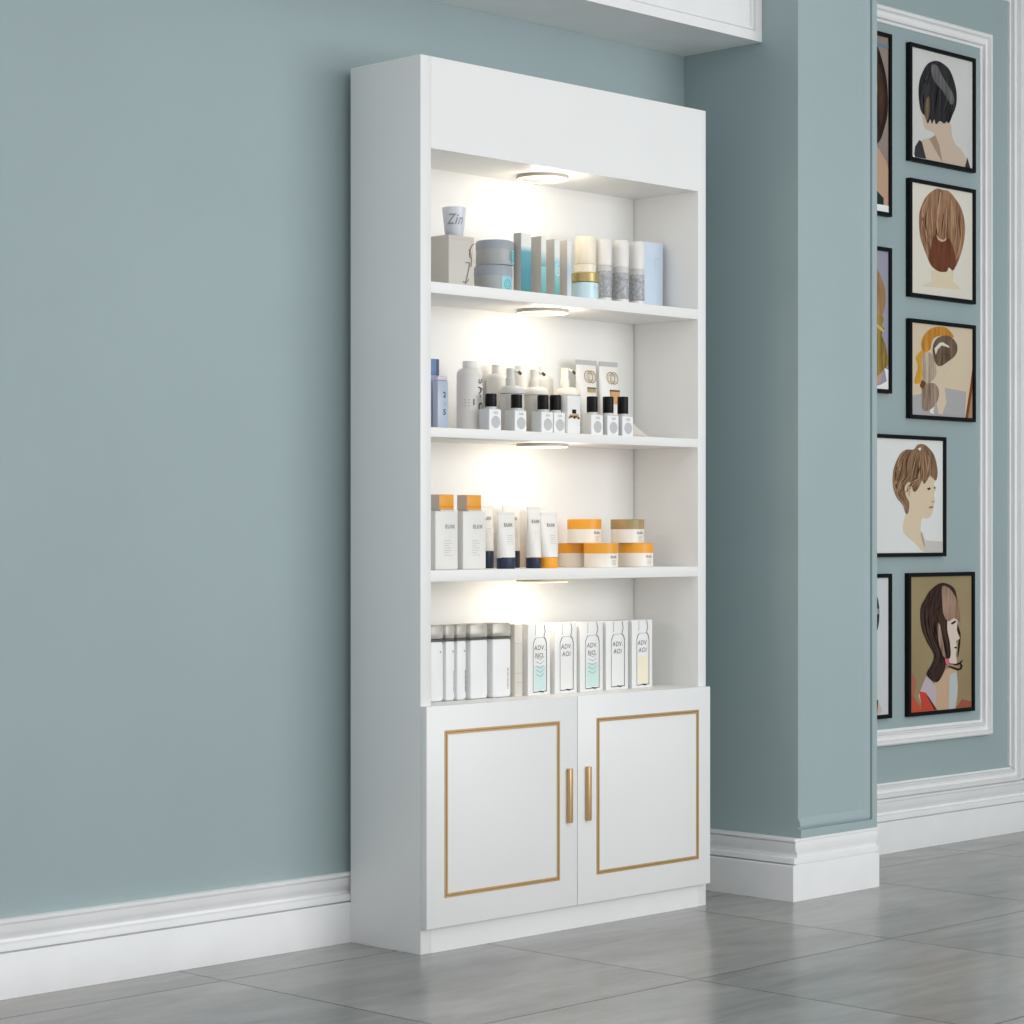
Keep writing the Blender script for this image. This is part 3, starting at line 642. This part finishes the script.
def care_tube(label, x, y, w, h, capc, caph, txt=True):
    t = squeeze('care_tube', label, 'tube', x, y, Z3, w, .0175 if y < .12 else .017, h, w*.86, caph, tw, capc, 'white care tubes on the third shelf', crimp=.007)
    ry = .0175 if y < .12 else .017; f = .66; z = caph + (h-caph)*f
    q = text_mb(brand, .0115, .001, z+.006, 0, wrap=(0, 0, 10.0), wx=1.05, thick=.0001)
    q2 = MB()
    for j in range(5): q2.strip([(-.008, z-.018-.005*j), (.011, z-.018-.005*j)], .0011, 0)
    for m_ in (q, q2):
        for i, v in enumerate(m_.v):
            ff = max(0, min(1, (v[2]-caph-.0015)/(h-.007-caph-.0015))); b = ry*(1-ff)**.8+.0011; a = w/2*(.88+.12*min(1, ff*2.2))
            m_.v[i] = (v[0], -b*math.sqrt(max(0, 1-(v[0]/a)**2)) - .0008, v[2])
    obj('lettering', q, ink, t); obj('small_print', q2, mat('faint_print', (190, 192, 194), .6), t)
care_tube('navy-capped white tube half hidden behind the right orange-capped bottle', .372, .17, .052, .149, navy, .041)
care_tube('navy-capped white tube standing behind the foremost tube', .460, .17, .058, .149, navy, .041)
care_tube('navy-capped white tube foremost of its group, short cap', .357, .085, .056, .133, navy, .025)
care_tube('navy-capped white tube standing on its own left of the orange-capped tubes', .4505, .085, .042, .146, navy, .025)
care_tube('orange-capped white tube at the back, behind the front orange one', .556, .17, .054, .145, orange, .041)
care_tube('orange-capped white tube in front, left of the low jars', .503, .085, .058, .133, orange, .025)
jlid_o = orange; jlid_b = noisy('olive_lid', (158, 142, 96), (192, 150, 104), (1, 1, 1), 20, 2, .4)
def cream_jar(label, x, y, z, r, lid):
    t = thing('cream_jar', label, 'jar', (x, y, z), 'low jars on the third shelf')
    obj('jar_body', MB().lathe([(0, 0), (r-.0015, 0), (r, .0015), (r, .0345), (0, .0345)], n=56), mat('cream_jar_white', (240, 234, 224), .4), t)
    obj('lid', MB().lathe([(0, .0345), (r+.0004, .0345), (r+.0004, .058), (r-.001, .059), (0, .059)], n=56), lid, t)
    q = text_mb(brand, .0085, .001, .025, 0, wrap=(0, 0, r+.0005), wx=1.05, thick=.0001); obj('lettering', q, ink, t)
    g = MB()
    for j in range(4): wrapstrip(g, [(-.006, .017-.0035*j), (.002, .017-.0035*j), (.010, .017-.0035*j)], .0010, 0, 0, r+.0005)
    obj('small_print', g, mat('tan_print', (178, 170, 160), .6), t)
cream_jar('orange-lidded low jar, leftmost of the bottom row', .672, .154, Z3, .0418, orange)
cream_jar('orange-lidded low jar, middle of the bottom row', .6635, .062, Z3, .0417, orange)
cream_jar('orange-lidded low jar, rightmost of the bottom row', .8355, .10, Z3, .0436, orange)
cream_jar('orange-lidded low jar stacked on top of the others', .659, .1125, Z3+.059, .0415, orange)
cream_jar('low jar with olive-brown lid stacked on top', .8150, .110, Z3+.059, .0418, jlid_b)

# --- bottom shelf
capt = mat('smoky_clear_cap', (244, 240, 234), .15, trans=.65)
collar_d = mat('dark_collar', (96, 92, 88), .35); ins = mat('grey_insert', (140, 136, 130), .5)
bodyw = mat('satin_white', (240, 240, 240), .4)
specs = [(.1035, .1455, .034, 'slim white bottle with clear cap, furthest left on the bottom shelf'), (.1510, .1820, .034, 'slim white bottle with clear cap, second from the left'), (.1870, .2190, .034, 'slim white bottle with clear cap, third from left, dark vertical print'),
         (.2300, .2885, .044, 'wide white bottle with clear cap, fourth from left, no print'), (.3030, .3660, .046, 'wide white bottle with clear cap and vertical print beside the cartons')]
for i, (x0, x1, d, lab) in enumerate(specs):
    t = thing('clear_cap_bottle', lab, 'bottle', ((x0+x1)/2, .075+d/2, Z4), 'clear capped bottles on the bottom shelf')
    w = x1-x0
    obj('bottle_body', MB().box(-w/2, w/2, -d/2, d/2, 0, .139, bev=.008), bodyw, t)
    obj('collar', MB().box(-w/2+.001, w/2-.001, -d/2+.001, d/2-.001, .1385, .1425, bev=.0019), collar_d, t)
    obj('nozzle', MB().lathe([(0, .1425), (min(w, d)*.28, .1425), (min(w, d)*.28, .152), (0, .153)], n=20), ins, t)
    c = MB().box(-w/2+.0006, w/2-.0006, -d/2+.0006, d/2-.0006, .1427, .1755, bev=.006)
    obj('cap', c, capt, t)
    if i in (1, 2, 4):
        n = .05; g = MB()
        for j in range(12): g.box(w*.28, w*.28+(.0022 if i > 1 else .0008), -d/2-.0006, -d/2, .020+j*n/12, .020+j*n/12+n/12*(.86 if j % 3 else .6))
        obj('vertical_print', g, ins, t)
    if i < 3: obj('dot_print', MB().box(w*.18, w*.18+.003, -d/2-.0006, -d/2, .112, .116), ink_l, t)
t = thing('cream_carton', 'cream carton with ruled lines between the bottles and the cartons with bottle drawings', 'carton', (.389, .1, Z4))
obj('carton', MB().box(-.0125, .0135, -.025, .025, 0, .170, bev=.001), mat('cream_card', (226, 220, 210), .55), t)
g = MB()
for k in range(3): g.strip([(-.010+.009*k, .006), (-.010+.009*k, .125)], .0008, -.0256)
for z in (.125, .055, .033): g.strip([(-.0125, z), (.013, z)], .0009, -.0256)
obj('ruled_print', g, mat('tan_line', (190, 184, 174), .6), t)
cartons = [(.421, .4975, (204, 226, 226), 'cut', 'white carton with bottle drawing and pale aqua fill, first from the left', 'ADV.', 'NO.'),
           (.514, .5915, None, '', 'white carton with bottle drawing, uncoloured, between two aqua-filled ones', 'ADV.', 'AO/'),
           (.603, .6855, (200, 226, 220), 'cut', 'white carton with bottle drawing, middle of five, green-aqua fill', 'ADV.', 'NO.'),
           (.697, .7785, None, '', 'white carton with uncoloured bottle drawing, second from the right', 'ADV.', 'AO/'),
           (.793, .8695, (240, 230, 206), '', 'white carton with bottle drawing and pale yellow fill, at the right end', 'ADV.', 'AO/')]
for x0, x1, fill, cut, lab, ta, tb in cartons:
    t = thing('drawn_bottle_carton', lab, 'carton', ((x0+x1)/2, .102, Z4), 'cartons with bottle drawings on the bottom shelf')
    w = x1-x0; y = -.0276
    obj('carton', MB().box(-w/2, w/2, -.027, .027, 0, .1695, bev=.001), paper, t)
    g = MB(); bw = w*.30; cx = w*.03
    L_ = lambda pts, wd=.0013: g.strip([(cx + s_*bw, z) for s_, z in pts], wd, y)
    L_([(-1, .122), (-1.0, .008)]); L_([(1, .122), (1.0, .008)], .0018); L_([(-1, .007), (1, .009)], .0018)
    L_([(-1, .122), (-.82, .131), (-.62, .136)], .0018); L_([(1, .122), (.85, .132), (.55, .138)], .0022)
    L_([(-.66, .142), (-.66, .168)], .0009); L_([(.62, .139), (.80, .152), (.62, .168)], .0018)
    L_([(-.62, .136), (.5, .137)], .0006)
    L_([(-.1, .009), (.55, .007)], .0034)
    obj('bottle_drawing', g, ink, t)
    q = text_mb(ta, .0165, cx-.001, .112, y, wx=.95, shear=.1); q2 = text_mb(tb, .0165, cx-.001, .094, y, wx=1.0, shear=.1); q.add(q2.v, q2.f)
    obj('lettering', q, mat('mid_print', (96, 96, 98), .6), t)
    if fill:
        g = MB().box(cx-bw*.8, cx+bw*.85, -.0272, -.0269, .012, .070 if cut else .080)
        obj('colour_fill', g, mat('fill_%d' % fill[0], fill, .6), t)
        if cut:
            g = MB()
            for k in range(5): g.strip([(cx-bw*.6, .090-.010*k), (cx+bw*.1, .084-.010*k), (cx+bw*.6, .091-.010*k)], .0011, y)
            obj('wave_print', g, mat('grey_aqua_print', (120, 150, 150), .6), t)

# ------------------------------------------------------------------ framed hair pictures
frame_m = mat('black_frame', (9, 10, 12), .55, spec=.2)
def smooth(pts, n=5):
    out = []
    m = len(pts)
    for i in range(m):
        p0, p1, p2, p3 = (Vector(pts[(i+k-1) % m]) for k in range(4))
        for j in range(n):
            t = j/n
            q = .5*((2*p1) + (-p0+p2)*t + (2*p0-5*p1+4*p2-p3)*t*t + (-p0+3*p1-3*p2+p3)*t**3)
            out.append((min(1, max(0, q.x)), min(1, max(0, q.y))))
    return out
def span(pts, v):
    xs = []
    for (a, b), (c, d) in zip(pts, pts[1:]+pts[:1]):
        if (b-v)*(d-v) < 0: xs.append(a + (c-a)*(v-b)/(d-b))
    return (min(xs), max(xs)) if len(xs) > 1 else None
def strands(mb, pts, y, w, h, x0, z0, count, mi):
    """printed locks of hair that follow the outline from the crown down"""
    vs = [p[1] for p in pts]; lo, hi = min(vs), max(vs)
    for k in range(count):
        s_ = random.uniform(.06, .94); a = hi - (hi-lo)*random.uniform(.03, .45); b = max(lo + (hi-lo)*.03, a - (hi-lo)*random.uniform(.25, .7)); n = 9; L = []; Rr = []
        wd = random.uniform(.004, .010)
        ok = True
        for j in range(n):
            v = a + (b-a)*j/(n-1); sp = span(pts, v)
            if not sp: ok = False; break
            u = sp[0] + (sp[1]-sp[0])*(s_ + .02*math.sin(j*.6+k)); q = wd*math.sin(math.pi*(j+.15)/(n-.7))
            L.append((x0+(u-q)*w, y, z0+v*h)); Rr.append((x0+(u+q)*w, y, z0+v*h))
        if ok: mb.add(L+Rr, [(j, j+1, n+j+1, n+j) for j in range(n-1)], mi)
def tess(pts, y, w, h, x0, z0):
    from mathutils.geometry import tessellate_polygon
    v = [(x0 + u*w, y, z0 + q*h) for u, q in pts]
    tri = tessellate_polygon([[Vector((a, c, 0)) for a, b, c in v]])
    return v, [tuple(t_) for t_ in tri]
def picture(key, label, xr, zb, w, h, bg, bgrad=None):
    t = thing('framed_picture', label, 'picture', (xr-w/2, WY-.0005, zb), 'black framed hairstyle pictures on the gallery wall')
    bw, dp = .0115, .016; mb = MB()
    mb.box(-w/2, -w/2+bw, -dp, 0, 0, h); mb.box(w/2-bw, w/2, -dp, 0, 0, h); mb.box(-w/2+bw, w/2-bw, -dp, 0, 0, bw); mb.box(-w/2+bw, w/2-bw, -dp, 0, h-bw, h)
    obj('frame', mb, frame_m, t)
    iw, ih = w-2*bw, h-2*bw; x0, z0 = -iw/2, bw; mb = MB(); mats = [bg]
    mb.box(x0, x0+iw, -.010, -.002, z0, z0+ih, 0)
    y = -.0102
    for i, (kd, col, pts) in enumerate(ART[key]):
        if kd in 'hk': pts = smooth(pts)
        v, f = tess(pts, y, iw, ih, x0, z0); mats.append(hairmat(col) if kd == 'h' else mat('print_%d_%d_%d' % tuple(col), col, .6, spec=.12)); mb.add(v, f, len(mats)-1); y -= .0001
        if kd == 'h' and len(pts) > 60:
            c0, c1 = col; random.seed(i+7)
            for cc in (tuple(max(0, int(q*.78)) for q in c0), tuple(min(255, int(q*1.12)) for q in c1)):
                mats.append(mat('strand_%d_%d_%d' % cc, cc, .6, spec=.12)); strands(mb, pts, y, iw, ih, x0, z0, 16, len(mats)-1); y -= .0001
    o = obj('print', mb, mats, t)
    return t
def hairmat(col):
    c0, c1 = col; return noisy('hair_%d_%d_%d' % (c0[0], c0[1], c1[0]), c0, c1, (34, 1, 4.0), 2.0, 7, .55, 0, .30, .72, spec=.12)
def bgm(name, c0, c1): return noisy(name, c0, c1, (1, 1, 1), 2.5, 2, .5, 0, .3, .7)
PR = 2.5755
picture('R1', 'framed picture of a short black bob seen from behind, bare neck', PR, 2.0435, .349, .351, bgm('bg1', (208, 207, 203), (220, 219, 216)))
picture('R2', 'framed picture of smooth chestnut hair from behind on cream ground', PR, 1.640, .349, .352, bgm('bg2', (226, 218, 202), (232, 227, 214)))
picture('R3', 'framed picture of a braided golden updo bending over, beige ground', PR, 1.278, .349, .297, bgm('bg3', (216, 194, 164), (222, 204, 178)))
picture('L3', 'framed picture of a person in profile with short light brown hair', 2.416, .867, .370, .360, bgm('bg4', (226, 227, 224), (232, 233, 230)))
picture('R4', 'framed picture of a dark brown layered cut with red jacket, ochre ground', 2.5705, .392, .350, .4265, bgm('bg5', (142, 122, 84), (166, 148, 110)))
picture('L1', 'tall framed picture of long dark hair, half behind the pillar at the top', 2.135, 1.866, .368, .536, bgm('bg6', (142, 124, 114), (156, 140, 130)))
picture('L2', 'tall framed picture of a blonde ponytail, half behind the pillar, violet-grey ground', 2.135, 1.347, .368, .427, bgm('bg7', (148, 148, 166), (160, 158, 174)))
picture('L4', 'tall framed picture with black hair on white, lowest behind the pillar', 2.135, .394, .368, .424, bgm('bg8', (204, 208, 210), (216, 218, 220)))

# ------------------------------------------------------------------ light
w = bpy.data.worlds.new('World'); S.world = w; w.use_nodes = True
w.node_tree.nodes['Background'].inputs['Color'].default_value = (.93, .97, 1.0, 1)
w.node_tree.nodes['Background'].inputs['Strength'].default_value = WORLD
def area(name, loc, target, sx, sy, power, col=(1, 1, 1)):
    l = bpy.data.lights.new(name, 'AREA'); l.shape = 'RECTANGLE'; l.size = sx; l.size_y = sy; l.energy = power; l.color = col
    o = bpy.data.objects.new(name, l); COL.objects.link(o); o.location = loc
    o.rotation_euler = (Vector(target)-Vector(loc)).to_track_quat('-Z', 'Y').to_euler(); return o
area('key_light', *KEY)  # key light added out of view at the front right; no window modelled
area('ceiling_fill_light', *FILL)  # fill light added under the ceiling; no lamp panel is known there
S.view_settings.view_transform = 'Standard'; S.view_settings.look = 'None'; S.view_settings.gamma = 1; S.view_settings.exposure = EXPO
S.view_settings.use_curve_mapping = False

# ------------------------------------------------------------------ camera
cam = bpy.data.cameras.new('camera'); co = bpy.data.objects.new('camera', cam); COL.objects.link(co); S.camera = co
th = .774470807480796
co.location = (-3.600617, -3.806902, .9345)
co.rotation_euler = (math.pi/2, 0, math.atan2(math.sin(.7963258), math.cos(.7963258)) - math.pi/2 + (math.pi/2 - 2*0) * 0)
fw = Vector((math.cos(math.pi/2-(math.pi/2-th)), math.sin(th), 0))
co.rotation_euler = Vector((math.cos(th), math.sin(th), 0)).to_track_quat('-Z', 'Y').to_euler()
cam.sensor_width = 36; cam.lens = 2359/1024*36; cam.shift_y = 22/1024; cam.clip_start = .05
